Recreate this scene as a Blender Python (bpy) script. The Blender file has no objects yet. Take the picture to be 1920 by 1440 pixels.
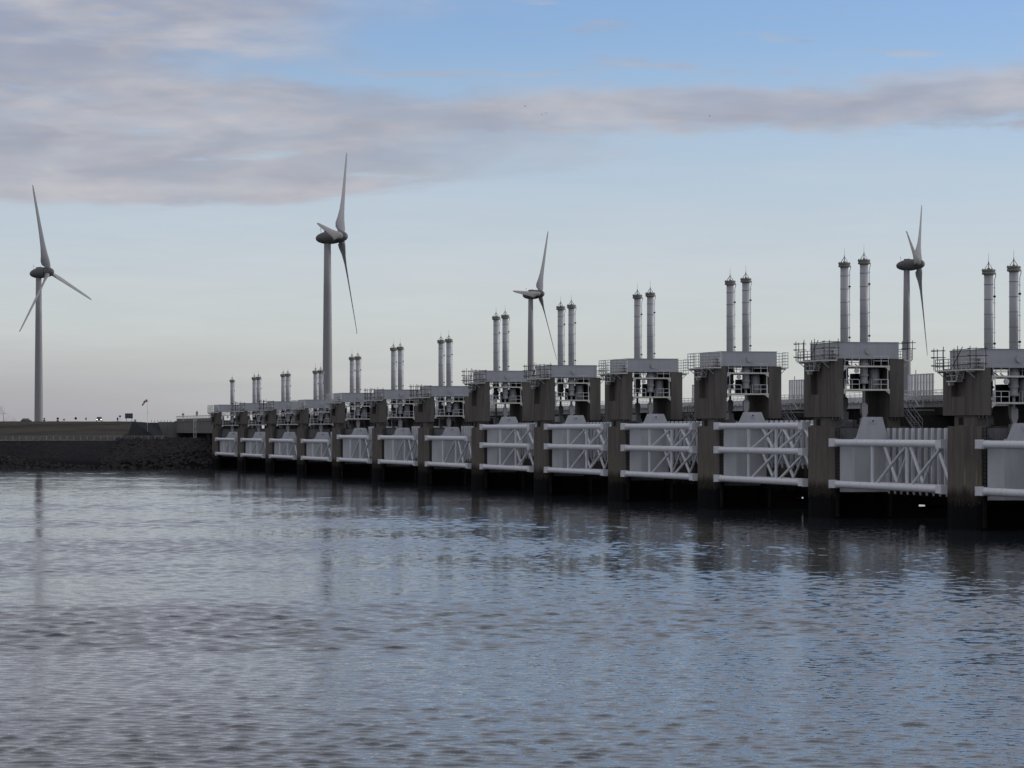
import bpy, math, random
from mathutils import Vector
R = math.radians
random.seed(7)
S = bpy.context.scene
COL = S.collection

# ------------------------------------------------------------------ camera
F = 6000.0                      # focal length in pixels of the 1920 px wide photograph
YH = 806.3                      # pixel row of the horizon
H = 10.2                        # eye height above the water
cam = bpy.data.cameras.new('camera'); cob = bpy.data.objects.new('camera', cam); COL.objects.link(cob)
cam.sensor_width = 36.0; cam.lens = 36.0 * F / 1920.0
cam.shift_y = (YH - 720.0) / 1920.0
cam.clip_start = 1.0; cam.clip_end = 60000.0
cob.location = (0, 0, H); cob.rotation_euler = (R(90), 0, 0)
S.camera = cob
S.render.resolution_x = 1024; S.render.resolution_y = 768

# ------------------------------------------------------------------ sky and sun
SUN_AZ, SUN_EL = 78.0, 15.0     # degrees clockwise from the view axis, degrees up: low winter sun behind the barrier, right
wd = bpy.data.worlds.new('World'); S.world = wd; wd.use_nodes = True
nt = wd.node_tree; nt.nodes.clear()
class NG:
    def __init__(s, tree): s.t = tree
    def new(s, typ, **kw):
        n = s.t.nodes.new(typ)
        for k, v in kw.items(): setattr(n, k, v)
        return n
    def put(s, sock, v):
        if isinstance(v, bpy.types.NodeSocket): s.t.links.new(v, sock)
        elif v is not None: sock.default_value = v
    def m(s, op, a, b=None, c=None, clamp=False):
        n = s.new('ShaderNodeMath', operation=op, use_clamp=clamp)
        s.put(n.inputs[0], a); s.put(n.inputs[1], b)
        if c is not None: s.put(n.inputs[2], c)
        return n.outputs[0]
    def ss(s, lo, hi, x):
        n = s.new('ShaderNodeMapRange', interpolation_type='SMOOTHSTEP')
        s.put(n.inputs[0], x); s.put(n.inputs[1], lo); s.put(n.inputs[2], hi)
        return n.outputs[0]
    def mapr(s, x, a, b, c, d):
        n = s.new('ShaderNodeMapRange'); s.put(n.inputs[0], x)
        for i, v in enumerate((a, b, c, d)): s.put(n.inputs[1 + i], v)
        return n.outputs[0]
    def mix(s, f, a, b, blend='MIX'):
        n = s.new('ShaderNodeMix', data_type='RGBA', blend_type=blend)
        s.put(n.inputs[0], f); s.put(n.inputs[6], a); s.put(n.inputs[7], b)
        return n.outputs[2]
    def noise(s, vec, scale, detail=4, rough=.55, dist=0):
        n = s.new('ShaderNodeTexNoise'); s.put(n.inputs['Vector'], vec)
        n.inputs['Scale'].default_value = scale; n.inputs['Detail'].default_value = detail
        n.inputs['Roughness'].default_value = rough; n.inputs['Distortion'].default_value = dist
        return n.outputs['Fac'], n.outputs['Color']
    def comb(s, x, y, z):
        n = s.new('ShaderNodeCombineXYZ'); s.put(n.inputs[0], x); s.put(n.inputs[1], y); s.put(n.inputs[2], z)
        return n.outputs[0]
    def sep(s, v):
        n = s.new('ShaderNodeSeparateXYZ'); s.put(n.inputs[0], v); return n.outputs
    def mapping(s, v, sc=(1, 1, 1), loc=(0, 0, 0), rot=(0, 0, 0)):
        n = s.new('ShaderNodeMapping'); s.put(n.inputs[0], v)
        n.inputs['Scale'].default_value = sc; n.inputs['Location'].default_value = loc; n.inputs['Rotation'].default_value = rot
        return n.outputs[0]
g = NG(nt)
sky = g.new('ShaderNodeTexSky', sky_type='NISHITA', sun_disc=False)
sky.sun_elevation = R(SUN_EL); sky.sun_rotation = R(SUN_AZ)
sky.air_density = 1.0; sky.dust_density = 0.6; sky.ozone_density = 2.5; sky.altitude = 0
d = g.sep(g.new('ShaderNodeTexCoord').outputs['Generated'])
dx, dy, dz = d[0], d[1], d[2]
E = g.m('MULTIPLY', g.m('ARCSINE', dz), 57.2958)
A = g.m('MULTIPLY', g.m('ARCTAN2', dx, dy), 57.2958)
cv = g.comb(g.m('MULTIPLY', dx, 57.3), g.m('MULTIPLY', dy, 57.3), g.m('MULTIPLY', E, 3.6))
n1 = g.m('SUBTRACT', g.noise(cv, .23, 6, .58)[0], .5)
n2 = g.m('SUBTRACT', g.noise(g.mapping(cv, (1, 1, 1.3), (13, 5, 2)), .7, 6, .6, .2)[0], .5)
n3 = g.m('SUBTRACT', g.noise(g.mapping(cv, (.6, .6, 1.5), (3, 25, 8)), .55, 5, .6)[0], .5)
Es = g.m('ADD', E, g.m('ADD', g.m('MULTIPLY', n1, 1.3), g.m('MULTIPLY', n2, .6)))
As = g.m('ADD', A, g.m('MULTIPLY', n1, 9.0))
def inv(x): return g.m('SUBTRACT', 1.0, x)
def band(lo0, lo1, hi0, hi1, e=Es): return g.m('MULTIPLY', g.ss(lo0, lo1, e), inv(g.ss(hi0, hi1, e)))
tilt = g.m('MULTIPLY', g.m('MAXIMUM', g.m('ADD', A, 4.5), 0.0), .11)
EL = g.m('ADD', g.m('SUBTRACT', E, tilt), g.m('MULTIPLY', n2, .38))
gaps = inv(g.m('MULTIPLY', g.ss(.07, .22, n3), .75))                                        # thin lighter gaps in the bank
b1 = g.m('MULTIPLY', g.m('MULTIPLY', g.ss(3.92, 4.14, EL), inv(g.ss(-3.6, 2.6, As))), gaps)
b1 = g.m('MULTIPLY', b1, inv(g.m('MULTIPLY', g.ss(5.95, 6.35, Es), g.ss(-8.5, -2.0, As))))
tilt2 = g.m('MULTIPLY', g.m('MAXIMUM', g.m('SUBTRACT', A, 1.0), 0.0), .05)
E2 = g.m('SUBTRACT', Es, tilt2)
b2 = g.m('MULTIPLY', band(5.0, 5.32, 5.72, 6.2, E2), .95)
b3 = g.m('MULTIPLY', g.m('MULTIPLY', g.ss(6.35, 6.9, Es), inv(g.ss(-6.0, .5, As))), gaps)
b4 = g.m('MULTIPLY', g.ss(.06, .18, n3), g.m('MULTIPLY', g.ss(5.6, 6.4, E), .5))            # loose wisps
b5 = g.m('MULTIPLY', g.ss(-.10, .08, n1), g.ss(8.5, 13.0, E))                              # broken cloud higher up
cd = g.m('MAXIMUM', g.m('MAXIMUM', b1, b2), g.m('MAXIMUM', b3, g.m('MAXIMUM', b4, g.m('MULTIPLY', b5, .8))))
cd = g.m('MULTIPLY', cd, g.m('ADD', .92, g.m('MULTIPLY', n2, .8)), clamp=True)
veil = g.m('MULTIPLY', inv(g.ss(2.5, 7.6, E)), g.m('ADD', .82, g.m('MULTIPLY', n3, .5)), clamp=True)  # thin high veil low in the sky
CLOUD_D = (.345, .355, .425, 1); CLOUD_L = (.545, .53, .56, 1)
nc = g.m('SUBTRACT', g.noise(g.mapping(cv, (1, 1, 1.15), (2, 9, 4)), .42, 3, .5, .3)[0], .5)
ccol = g.mix(g.ss(-.22, .30, g.m('ADD', nc, g.m('MULTIPLY', n2, .35))), CLOUD_D, CLOUD_L)
skys = g.mix(1.0, sky.outputs[0], (.114, .124, .166, 1), 'MULTIPLY')
skys = g.mix(g.m('MULTIPLY', g.ss(7.6, 12.5, E), .72), skys, (.60, .62, .645, 1))          # unseen pale cloud sheet above the view, added to brighten the water
base = g.mix(veil, skys, g.mix(g.ss(.5, 4.5, E), (.63, .655, .63, 1), (.575, .635, .705, 1)))
low = g.m('MULTIPLY', inv(g.ss(.0, 2.2, E)), g.m('ADD', .12, g.m('MULTIPLY', inv(g.ss(-10.0, 3.0, A)), .75)))      # dull air low on the left
base = g.mix(low, base, (.36, .345, .385, 1))
out = g.mix(g.m('MULTIPLY', cd, .9), base, ccol)
bg = g.new('ShaderNodeBackground'); g.put(bg.inputs[0], out); bg.inputs[1].default_value = 1.0
g.put(g.new('ShaderNodeOutputWorld').inputs[0], bg.outputs[0])

sl = bpy.data.lights.new('sun', 'SUN'); sl.energy = 1.1; sl.angle = R(8); sl.color = (1, .93, .84)
so = bpy.data.objects.new('sun', sl); COL.objects.link(so)
sd = Vector((math.sin(R(SUN_AZ)) * math.cos(R(SUN_EL)), math.cos(R(SUN_AZ)) * math.cos(R(SUN_EL)), math.sin(R(SUN_EL))))
so.rotation_euler = sd.to_track_quat('Z', 'Y').to_euler(); so.location = (300, 300, 200)
vs = S.view_settings
vs.view_transform = 'Standard'; vs.look = 'None'; vs.exposure = 0.0; vs.gamma = 1.0; vs.use_curve_mapping = False

# ------------------------------------------------------------------ frames: u along the barrier (towards the viewer), v across it, w up
PHI = math.atan(1435.9 / F)
UV = Vector((math.sin(PHI), -math.cos(PHI), 0)); VV = Vector((math.cos(PHI), math.sin(PHI), 0))
Z0 = 7.61 * 45 * math.cos(PHI)
P0 = Vector(((1770 - 960) / F * Z0, Z0, 0))                  # far front corner of pier 0
HALF = 4.4
ORG = P0 + UV * HALF                                          # pier 0: centre of its front edge
ROT = math.atan2(UV.y, UV.x)
def W(u, v, w=0.0): return ORG + UV * u + VV * v + Vector((0, 0, w))
def px(x, y, depth): return Vector(((x - 960) / F * depth, depth, H - (y - YH) / F * depth))
def uvof(p):
    q = Vector((p[0], p[1], 0)) - ORG; return q.dot(UV), q.dot(VV)

# ------------------------------------------------------------------ mesh helpers
class MB:
    def __init__(s): s.v = []; s.f = []; s.sm = []
    def quad(s, *idx, sm=False): s.f.append(tuple(idx)); s.sm.append(sm)
    def box(s, x0, x1, y0, y1, z0, z1):
        b = len(s.v)
        s.v += [(x, y, z) for z in (z0, z1) for y in (y0, y1) for x in (x0, x1)]
        for f in ((0, 2, 3, 1), (4, 5, 7, 6), (0, 1, 5, 4), (2, 6, 7, 3), (0, 4, 6, 2), (1, 3, 7, 5)): s.quad(*[b + i for i in f])
        return s
    def tube(s, p, q, r0, r1=None, n=10, caps=True):
        p = Vector(p); q = Vector(q); r1 = r0 if r1 is None else r1
        a = (q - p).normalized(); t = Vector((0, 0, 1)) if abs(a.z) < .9 else Vector((1, 0, 0))
        e1 = a.cross(t).normalized(); e2 = a.cross(e1)
        b = len(s.v)
        for c, r in ((p, r0), (q, r1)):
            for i in range(n):
                k = 2 * math.pi * i / n; s.v.append(tuple(c + e1 * (r * math.cos(k)) + e2 * (r * math.sin(k))))
        for i in range(n):
            j = (i + 1) % n; s.quad(b + i, b + n + i, b + n + j, b + j, sm=True)
        if caps:
            b2 = len(s.v); s.v += s.v[b:b + 2 * n]
            s.f.append(tuple(b2 + i for i in range(n))); s.sm.append(False)
            s.f.append(tuple(b2 + n + i for i in reversed(range(n)))); s.sm.append(False)
        return s
    def prism(s, pts, axis, a0, a1):
        # pts in the two other axes in order; extruded along axis
        def mk(p, a):
            return {'x': (a, p[0], p[1]), 'y': (p[0], a, p[1]), 'z': (p[0], p[1], a)}[axis]
        n = len(pts); b = len(s.v)
        s.v += [mk(p, a0) for p in pts] + [mk(p, a1) for p in pts]
        s.f.append(tuple(range(b + n - 1, b - 1, -1))); s.sm.append(False)
        s.f.append(tuple(range(b + n, b + 2 * n))); s.sm.append(False)
        for i in range(n):
            j = (i + 1) % n; s.quad(b + i, b + j, b + n + j, b + n + i)
        return s
    def lathe(s, prof, c=(0, 0, 0), n=16, axis='z', smooth=True):
        b = len(s.v)
        for r, h in prof:
            for i in range(n):
                k = 2 * math.pi * i / n; x, y = r * math.cos(k), r * math.sin(k)
                p = (x, y, h) if axis == 'z' else ((h, x, y) if axis == 'x' else (x, h, y))
                s.v.append((c[0] + p[0], c[1] + p[1], c[2] + p[2]))
        m = len(prof)
        for k in range(m - 1):
            for i in range(n):
                j = (i + 1) % n; s.quad(b + k * n + i, b + k * n + j, b + (k + 1) * n + j, b + (k + 1) * n + i, sm=smooth)
        s.f.append(tuple(b + i for i in reversed(range(n)))); s.sm.append(False)
        s.f.append(tuple(b + (m - 1) * n + i for i in range(n))); s.sm.append(False)
        return s
    def rail(s, pts, h=1.1, r=.035, nrail=3, step=1.6, closed=False):
        """hand rail along a polyline of (x, y, z)"""
        pts = [Vector(p) for p in pts]
        for a, b in zip(pts, pts[1:]):
            L = (b - a).length; n = max(1, round(L / step))
            for k in range(n + 1):
                p = a.lerp(b, k / n); s.tube(p, p + Vector((0, 0, h)), r, n=5, caps=False)
            for j in range(nrail):
                z = Vector((0, 0, h * (j + 1) / nrail)); s.tube(a + z, b + z, r, n=5, caps=False)
        return s
    def mesh(s, name, mat, fix=True):
        me = bpy.data.meshes.new(name); me.from_pydata(s.v, [], s.f)
        me.polygons.foreach_set('use_smooth', s.sm)
        if fix:
            import bmesh
            bm = bmesh.new(); bm.from_mesh(me); bmesh.ops.recalc_face_normals(bm, faces=bm.faces); bm.to_mesh(me); bm.free()
        if mat: me.materials.append(mat)
        me.update(); return me
    def build(s, name, mat, parent=None): return obj(name, s.mesh(name, mat), parent)
def obj(name, data, parent=None):
    o = bpy.data.objects.new(name, data); COL.objects.link(o)
    if parent is not None: o.parent = parent
    return o
def tag(o, label=None, cat=None, group=None, kind=None):
    if label: o['label'] = label
    if cat: o['category'] = cat
    if group: o['group'] = group
    if kind: o['kind'] = kind
    return o
def thing(name, loc, rz, label, cat, group=None):
    o = obj(name, None); o.location = loc; o.rotation_euler = (0, 0, rz); o.empty_display_size = .5
    return tag(o, label, cat, group)
CACHE = {}
def part(name, key, fn, mat, parent):
    """child mesh whose data is shared by everything built with the same key"""
    k = (name, key, mat.name)
    if k not in CACHE:
        mb = MB(); fn(mb); CACHE[k] = mb.mesh(name, mat)
    return obj(name, CACHE[k], parent)
ORD = ['', 'first', 'second', 'third', 'fourth', 'fifth', 'sixth', 'seventh', 'eighth', 'ninth', 'tenth', 'eleventh', 'twelfth', 'thirteenth', 'fourteenth']

# ------------------------------------------------------------------ materials
def mat(name, col, rough=.7, metal=0, var=.0, vscale=1.0, col2=None, bump=0, bscale=8, stretch=(1, 1, 1), coord='Position'):
    m = bpy.data.materials.new(name); m.use_nodes = True; t = m.node_tree; n = NG(t)
    b = t.nodes['Principled BSDF']; b.inputs['Roughness'].default_value = rough; b.inputs['Metallic'].default_value = metal; b.inputs['Specular IOR Level'].default_value = .5 if rough < .6 else .08
    c4 = tuple(col) + (1,)
    if var or col2:
        pos = n.new('ShaderNodeNewGeometry').outputs['Position'] if coord == 'Position' else n.new('ShaderNodeTexCoord').outputs['Object']
        f = n.noise(n.mapping(pos, stretch), vscale, 6, .6)[0]
        c2 = tuple(col2) + (1,) if col2 else tuple(x * (1 - var) for x in col) + (1,)
        n.put(b.inputs['Base Color'], n.mix(n.ss(.36, .66, f), c4, c2))
        if bump:
            bp = n.new('ShaderNodeBump'); bp.inputs['Strength'].default_value = bump; bp.inputs['Distance'].default_value = .05
            n.put(bp.inputs['Height'], n.noise(pos, bscale, 5)[0]); n.put(b.inputs['Normal'], bp.outputs[0])
    else: b.inputs['Base Color'].default_value = c4
    return m
def concrete(name, top, stain, tide=True):
    """weathered concrete: vertical run marks, shuttering blotches, and the dark algae zone the tide leaves"""
    m = bpy.data.materials.new(name); m.use_nodes = True; t = m.node_tree; n = NG(t)
    b = t.nodes['Principled BSDF']; b.inputs['Roughness'].default_value = .9; b.inputs['Specular IOR Level'].default_value = .03
    pos = n.new('ShaderNodeNewGeometry').outputs['Position']
    streak = n.noise(n.mapping(pos, (1, 1, .09)), 1.3, 6, .62)[0]
    blot = n.noise(n.mapping(pos, (1, 1, .6)), .28, 5, .6)[0]
    fine = n.noise(pos, 3.0, 5, .65)[0]
    c = n.mix(n.ss(.38, .68, streak), tuple(top) + (1,), tuple(stain) + (1,))
    c = n.mix(n.m('MULTIPLY', n.ss(.5, .75, blot), .5), c, tuple(x * .62 for x in top) + (1,))
    c = n.mix(n.m('MULTIPLY', n.ss(.62, .8, fine), .3), c, (.19, .17, .14, 1))
    if tide:
        z = n.sep(pos)[2]
        zz = n.m('ADD', z, n.m('MULTIPLY', n.m('SUBTRACT', n.noise(n.mapping(pos, (1, 1, .35)), .9, 5, .6)[0], .5), 1.7))
        lime = n.m('MULTIPLY', n.m('MULTIPLY', n.ss(3.6, 4.6, zz), n.m('SUBTRACT', 1.0, n.ss(5.5, 8.0, zz))), n.ss(.5, .72, streak))
        c = n.mix(n.m('MULTIPLY', lime, .85), c, (.27, .235, .16, 1))
        c = n.mix(n.m('SUBTRACT', 1.0, n.ss(3.3, 4.6, zz)), c, (.040, .034, .026, 1))
        c = n.mix(n.m('SUBTRACT', 1.0, n.ss(2.3, 3.4, zz)), c, (.009, .009, .010, 1))
        bar = n.m('MULTIPLY', n.m('MULTIPLY', n.ss(2.3, 2.7, zz), n.m('SUBTRACT', 1.0, n.ss(2.9, 3.4, zz))), n.ss(.5, .65, fine))
        c = n.mix(n.m('MULTIPLY', bar, .5), c, (.13, .11, .08, 1))
    n.put(b.inputs['Base Color'], c)
    bp = n.new('ShaderNodeBump'); bp.inputs['Strength'].default_value = .35; bp.inputs['Distance'].default_value = .08
    n.put(bp.inputs['Height'], n.noise(pos, 2.2, 8, .65)[0]); n.put(b.inputs['Normal'], bp.outputs[0])
    return m
def paint(name, col, rust=.0, rough=.5, dirt=.25, spec=.35):
    """coated steel with run marks and a little rust"""
    m = bpy.data.materials.new(name); m.use_nodes = True; t = m.node_tree; n = NG(t)
    b = t.nodes['Principled BSDF']; b.inputs['Roughness'].default_value = rough; b.inputs['Specular IOR Level'].default_value = spec
    pos = n.new('ShaderNodeNewGeometry').outputs['Position']
    run = n.noise(n.mapping(pos, (1, 1, .12)), 1.7, 6, .6)[0]; bl = n.noise(pos, .35, 4, .6)[0]; fi = n.noise(n.mapping(pos, (1, 1, .35)), 2.6, 6, .7)[0]
    c = n.mix(n.m('MULTIPLY', n.ss(.42, .75, run), dirt * 1.6), tuple(col) + (1,), (col[0] * .60, col[1] * .59, col[2] * .56, 1))
    c = n.mix(n.m('MULTIPLY', n.ss(.45, .7, bl), dirt), c, tuple(x * .75 for x in col) + (1,))
    if rust: c = n.mix(n.m('MULTIPLY', n.ss(.66, .78, fi), rust), c, (.19, .105, .05, 1))
    n.put(b.inputs['Base Color'], c)
    return m
M = {}
M['concrete'] = concrete('pier_concrete', (.165, .146, .125), (.108, .096, .083))
M['concrete_pillar'] = concrete('pillar_concrete', (.160, .143, .126), (.108, .097, .087), tide=False)
M['concrete_pale'] = concrete('bridge_concrete', (.66, .655, .65), (.52, .515, .51), tide=False)
M['concrete_mid'] = concrete('abutment_concrete', (.24, .232, .215), (.19, .185, .175), tide=False)
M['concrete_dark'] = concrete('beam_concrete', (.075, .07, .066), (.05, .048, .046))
M['white'] = paint('white_gate_paint', (.76, .765, .785), .25, .45, .2)
M['gate_grey'] = paint('gate_plate_paint', (.56, .565, .58), .2, .5, .2)
M['skin'] = paint('gate_skin_shaded', (.25, .25, .26), .05, .6, .3)  # shade in the gaps between the ribs put into a darker plate grey
M['box'] = paint('portal_beam_paint', (.43, .43, .44), .12, .5, .2)
M['cyl'] = paint('cylinder_paint', (.43, .43, .44), .08, .45, .15)
M['cap'] = paint('cap_weathered', (.22, .215, .19), .35, .8, .4)
M['rail'] = paint('galvanised_rail', (.66, .665, .66), .1, .5, .2)
M['cream'] = paint('platform_edge_paint', (.74, .70, .62), .55, .55, .25)
M['scaff'] = mat('scaffold_steel', (.075, .078, .085), .55, .3, .4, 3)
M['dark'] = mat('machine_dark', (.035, .037, .042), .6, .2, .4, 2)
M['recess'] = mat('recess_dark', (.03, .028, .027), .9, 0, .3, 1)
M['guide'] = paint('guide_plate_paint', (.27, .27, .275), .15, .7, .4)
M['rod'] = paint('rod_paint', (.44, .43, .42), .2, .4, .2)
M['turb'] = paint('turbine_white', (.30, .295, .30), 0, .45, .06)
M['nacelle'] = paint('nacelle_grey', (.13, .125, .125), 0, .5, .08)
M['blade'] = paint('blade_white', (.34, .34, .355), 0, .8, .05, .1)
M['asphalt'] = mat('asphalt', (.05, .05, .052), .9, 0, .3, .6)
M['path'] = mat('path_concrete', (.26, .255, .235), .9, 0, .3, .3)
M['fence'] = mat('fence_galvanised', (.42, .42, .41), .6, .2, .2, 1)
M['sign_dark'] = mat('sign_back', (.05, .05, .055), .6, .2, .2, 4)
M['sign_white'] = mat('sign_white', (.62, .60, .60), .5, 0, .15, 4)
M['sign_red'] = mat('sign_red', (.42, .06, .05), .5, 0, .2, 4)
M['sign_blue'] = mat('sign_blue', (.10, .17, .33), .5, 0, .2, 4)
M['panel_blue'] = mat('information_panel', (.085, .095, .135), .5, 0, .3, 2.5)
M['panel_line'] = mat('panel_frame', (.12, .12, .13), .5, .2, .2, 3)
M['car_black'] = mat('car_paint_black', (.02, .021, .023), .25, .3, .2, 2)
M['car_grey'] = mat('car_paint_grey', (.10, .105, .11), .25, .4, .2, 2)
M['glass'] = mat('car_glass', (.03, .035, .04), .08, 0, .2, 2)
M['tyre'] = mat('tyre_rubber', (.02, .02, .02), .9, 0, .2, 4)
M['cloth'] = mat('dark_coat', (.025, .024, .027), .9, 0, .3, 5)
M['stone'] = mat('pale_stone', (.15, .13, .10), .9, 0, .35, .8, bump=.5, bscale=2)
M['bird'] = mat('bird_dark', (.05, .05, .05), .8, 0, .2, 5)
def emit_mat(name, col, k):
    m = mat(name, col, .3); b = m.node_tree.nodes['Principled BSDF']
    b.inputs['Emission Color'].default_value = tuple(col) + (1,); b.inputs['Emission Strength'].default_value = k; return m
M['lamp'] = emit_mat('headlight_lit', (1, .97, .9), 3.0)

# ------------------------------------------------------------------ water
def water_mat():
    m = bpy.data.materials.new('sea_water'); m.use_nodes = True; t = m.node_tree; n = NG(t)
    b = t.nodes['Principled BSDF']
    b.inputs['Base Color'].default_value = (.032, .040, .045, 1)
    b.inputs['Roughness'].default_value = .06; b.inputs['IOR'].default_value = 1.333
    pos = n.new('ShaderNodeNewGeometry').outputs['Position']
    def slope(scale, st, loc, detail, rough=.55, dist=.0):
        c = n.noise(n.mapping(pos, st, loc, (0, 0, R(-9))), scale, detail, rough, dist)[1]
        s3 = n.new('ShaderNodeVectorMath', operation='SUBTRACT'); n.put(s3.inputs[0], c); s3.inputs[1].default_value = (.5, .5, .5)
        return s3.outputs[0]
    def sc(v, f):
        q = n.new('ShaderNodeVectorMath', operation='SCALE'); n.put(q.inputs[0], v); n.put(q.inputs[3], f); return q.outputs[0]
    def add(a, c):
        q = n.new('ShaderNodeVectorMath', operation='ADD'); n.put(q.inputs[0], a); n.put(q.inputs[1], c); return q.outputs[0]
    wind = n.noise(n.mapping(pos, (1, .45, 1), (7, 3, 0)), .021, 4, .55)[0]       # gusts and slicks
    k = n.mapr(wind, .32, .68, .6, 1.25)
    s = add(sc(slope(4.2, (.55, 1, 1), (0, 0, 0), 2, .55), n.m('MULTIPLY', k, .15)), sc(slope(11.0, (.6, 1, 1), (5, 51, 0), 1), n.m('MULTIPLY', k, .08)))
    q = n.sep(s)
    nv = n.comb(n.m('MULTIPLY', q[0], .55), q[1], 0.0)
    ns = n.new('ShaderNodeVectorMath', operation='ADD'); n.put(ns.inputs[0], nv); n.put(ns.inputs[1], n.new('ShaderNodeNewGeometry').outputs['Normal'])
    nn = n.new('ShaderNodeVectorMath', operation='NORMALIZE'); n.put(nn.inputs[0], ns.outputs[0])
    n.put(b.inputs['Normal'], nn.outputs[0])
    return m
import numpy as np
RS = np.random.RandomState(12)
def wave_set(count, l0, l1):
    lam = np.exp(RS.uniform(math.log(l0), math.log(l1), count)); th = RS.normal(math.radians(83), math.radians(24), count)
    a = np.exp(RS.normal(0, .55, count)); a /= math.sqrt((a ** 2).mean())
    return lam, 2 * math.pi / lam * np.cos(th), 2 * math.pi / lam * np.sin(th), RS.uniform(0, 6.283, count), a
BANDS = ((90, 150, -30, 30, .135, .42), (150, 230, -46, 46, .18, .55), (230, 340, -66, 66, .27, .8), (340, 560, -105, 92, .46, 1.35), (560, 885, -160, 60, .85, 2.4))
WAVES = [wave_set(80, b_[5], l1) for b_, l1 in zip(BANDS, (1.3, 1.35, 1.6, 3.0, 5.5))]
GUST = wave_set(9, 28, 110)
SLOPE = .074                                       # root mean square slope of the chop
def chop(X, Y, k):
    h = np.zeros_like(X); c = SLOPE * math.sqrt(2.0 / 80)
    for lam, kx, ky, ph, a in zip(*WAVES[k]): h += a * c * lam / (2 * math.pi) * np.sin(kx * X + ky * Y + ph)
    return h
def sea_height(X, Y, k):
    g_ = np.zeros_like(X)
    for lam, kx, ky, ph, a in zip(*GUST): g_ += np.sin(kx * 1.0 * X + ky * .6 * Y + ph)
    amp = np.clip(1.0 + .16 * g_, .5, 1.45)
    vv_ = (X - ORG.x) * VV.x + (Y - ORG.y) * VV.y
    amp *= .22 + .78 * np.clip((-12 - vv_) / 40.0, 0, 1) ** .8       # lee of the barrier
    amp *= np.clip(1.12 - (Y - 110) / 520.0, .25, 1.0) * (1 + .3 * np.clip((190 - Y) / 80.0, 0, 1))
    h = chop(X, Y, k)
    if k < len(BANDS) - 1:                         # the last metres of a sheet take over the waves of the next one
        t_ = np.clip((Y - (BANDS[k][1] - 14)) / 14.0, 0, 1); rows = t_[:, 0] > 0
        h[rows] = h[rows] * (1 - t_[rows]) + chop(X[rows], Y[rows], k + 1) * t_[rows]
    rms = h.std() + 1e-6
    return (h + .22 * (h * h / rms - rms)) * amp    # crests a little sharper than troughs
wv, wf, off = [], [], 0
for k_, (y0, y1, x0, x1, st, l0) in enumerate(BANDS):
    nx_, ny_ = int(round((x1 - x0) / st)), int(round((y1 - y0) / st))
    xs_ = np.linspace(x0, x1, nx_ + 1); ys_ = np.linspace(y0, y1, ny_ + 1); XX, YY = np.meshgrid(xs_, ys_)
    ZZ = sea_height(XX, YY, k_)
    edge_ = np.clip((XX - x0) / 3, 0, 1) * np.clip((x1 - XX) / 3, 0, 1); ZZ *= edge_
    wv.append(np.stack([XX, YY, ZZ], -1).reshape(-1, 3))
    idx = np.arange((nx_ + 1) * (ny_ + 1)).reshape(ny_ + 1, nx_ + 1) + off
    wf.append(np.stack([idx[:-1, :-1], idx[:-1, 1:], idx[1:, 1:], idx[1:, :-1]], -1).reshape(-1, 4)); off += idx.size
L = 30000
wv.append(np.array([(-L, -300, -.12), (L, -300, -.12), (L, L, -.12), (-L, L, -.12)], float)); wf.append(np.array([[off, off + 1, off + 2, off + 3]]))
wv = np.concatenate(wv); wf = np.concatenate(wf)
wm = bpy.data.meshes.new('water'); wm.vertices.add(len(wv)); wm.vertices.foreach_set('co', wv.ravel())
wm.loops.add(wf.size); wm.loops.foreach_set('vertex_index', wf.ravel().astype(np.int32))
wm.polygons.add(len(wf)); wm.polygons.foreach_set('loop_start', np.arange(0, wf.size, 4, dtype=np.int32)); wm.polygons.foreach_set('loop_total', np.full(len(wf), 4, dtype=np.int32))
wm.polygons.foreach_set('use_smooth', np.ones(len(wf), dtype=bool))
wm.update(calc_edges=True); wm.validate()
wm.materials.append(water_mat())
tag(obj('water', wm), kind='structure')
print('water faces', len(wf))

# ------------------------------------------------------------------ the barrier: piers
N = 14                                            # piers, index -1 (just outside the frame) to 12 (at the dike)
TOP = {-1: 18.4, 0: 18.4, 1: 20.3, 2: 20.3, 3: 20.35, 4: 20.3, 5: 20.25, 6: 18.25, 7: 18.15, 8: 18.0, 9: 17.0, 10: 17.0, 11: 16.95, 12: 16.9}
CYL = {-1: 26.9, 0: 26.9, 1: 29.9, 2: 29.8, 3: 29.8, 4: 29.8, 5: 29.75, 6: 26.9, 7: 26.6, 8: 25.7, 9: 23.6, 10: 23.6, 11: 23.55, 12: 23.5}
LUG = {0: 10.9, 1: 11.7, 2: 12.5, 3: 12.5, 4: 12.5, 5: 12.45, 6: 10.75, 7: 10.65, 8: 10.65, 9: 9.75, 10: 9.75, 11: 9.75, 12: 9.75}
CHORDS = {}
for i in range(13):
    CHORDS[i] = (4.0, 8.75) if i in (0, 1, 6, 7, 8) else ((4.0, 7.65, 10.7) if i < 6 else (3.95, 7.75))
SKIN = {i: ((2.9, 10.4) if i < 2 else (5.4, 11.4) if i < 6 else (4.4, 10.9) if i < 9 else (4.2, 9.8)) for i in range(13)}
DARKSC = (0, 1, 4, 5, 6, 7, 10, 11)
PB = 11.7                                         # underside of the pillars
def shaft(m):
    P = [(-4.4, .4), (-2.0, 0), (1.2, 0), (4.05, .28), (4.4, .6), (4.4, 1.3), (2.4, 1.3), (2.4, 7.0), (4.4, 7.0), (4.4, 10.9),
         (-4.4, 10.9), (-4.4, 7.0), (-2.4, 7.0), (-2.4, 1.3), (-4.4, 1.3)]
    m.prism(P, 'z', -5, 10.6)
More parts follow.
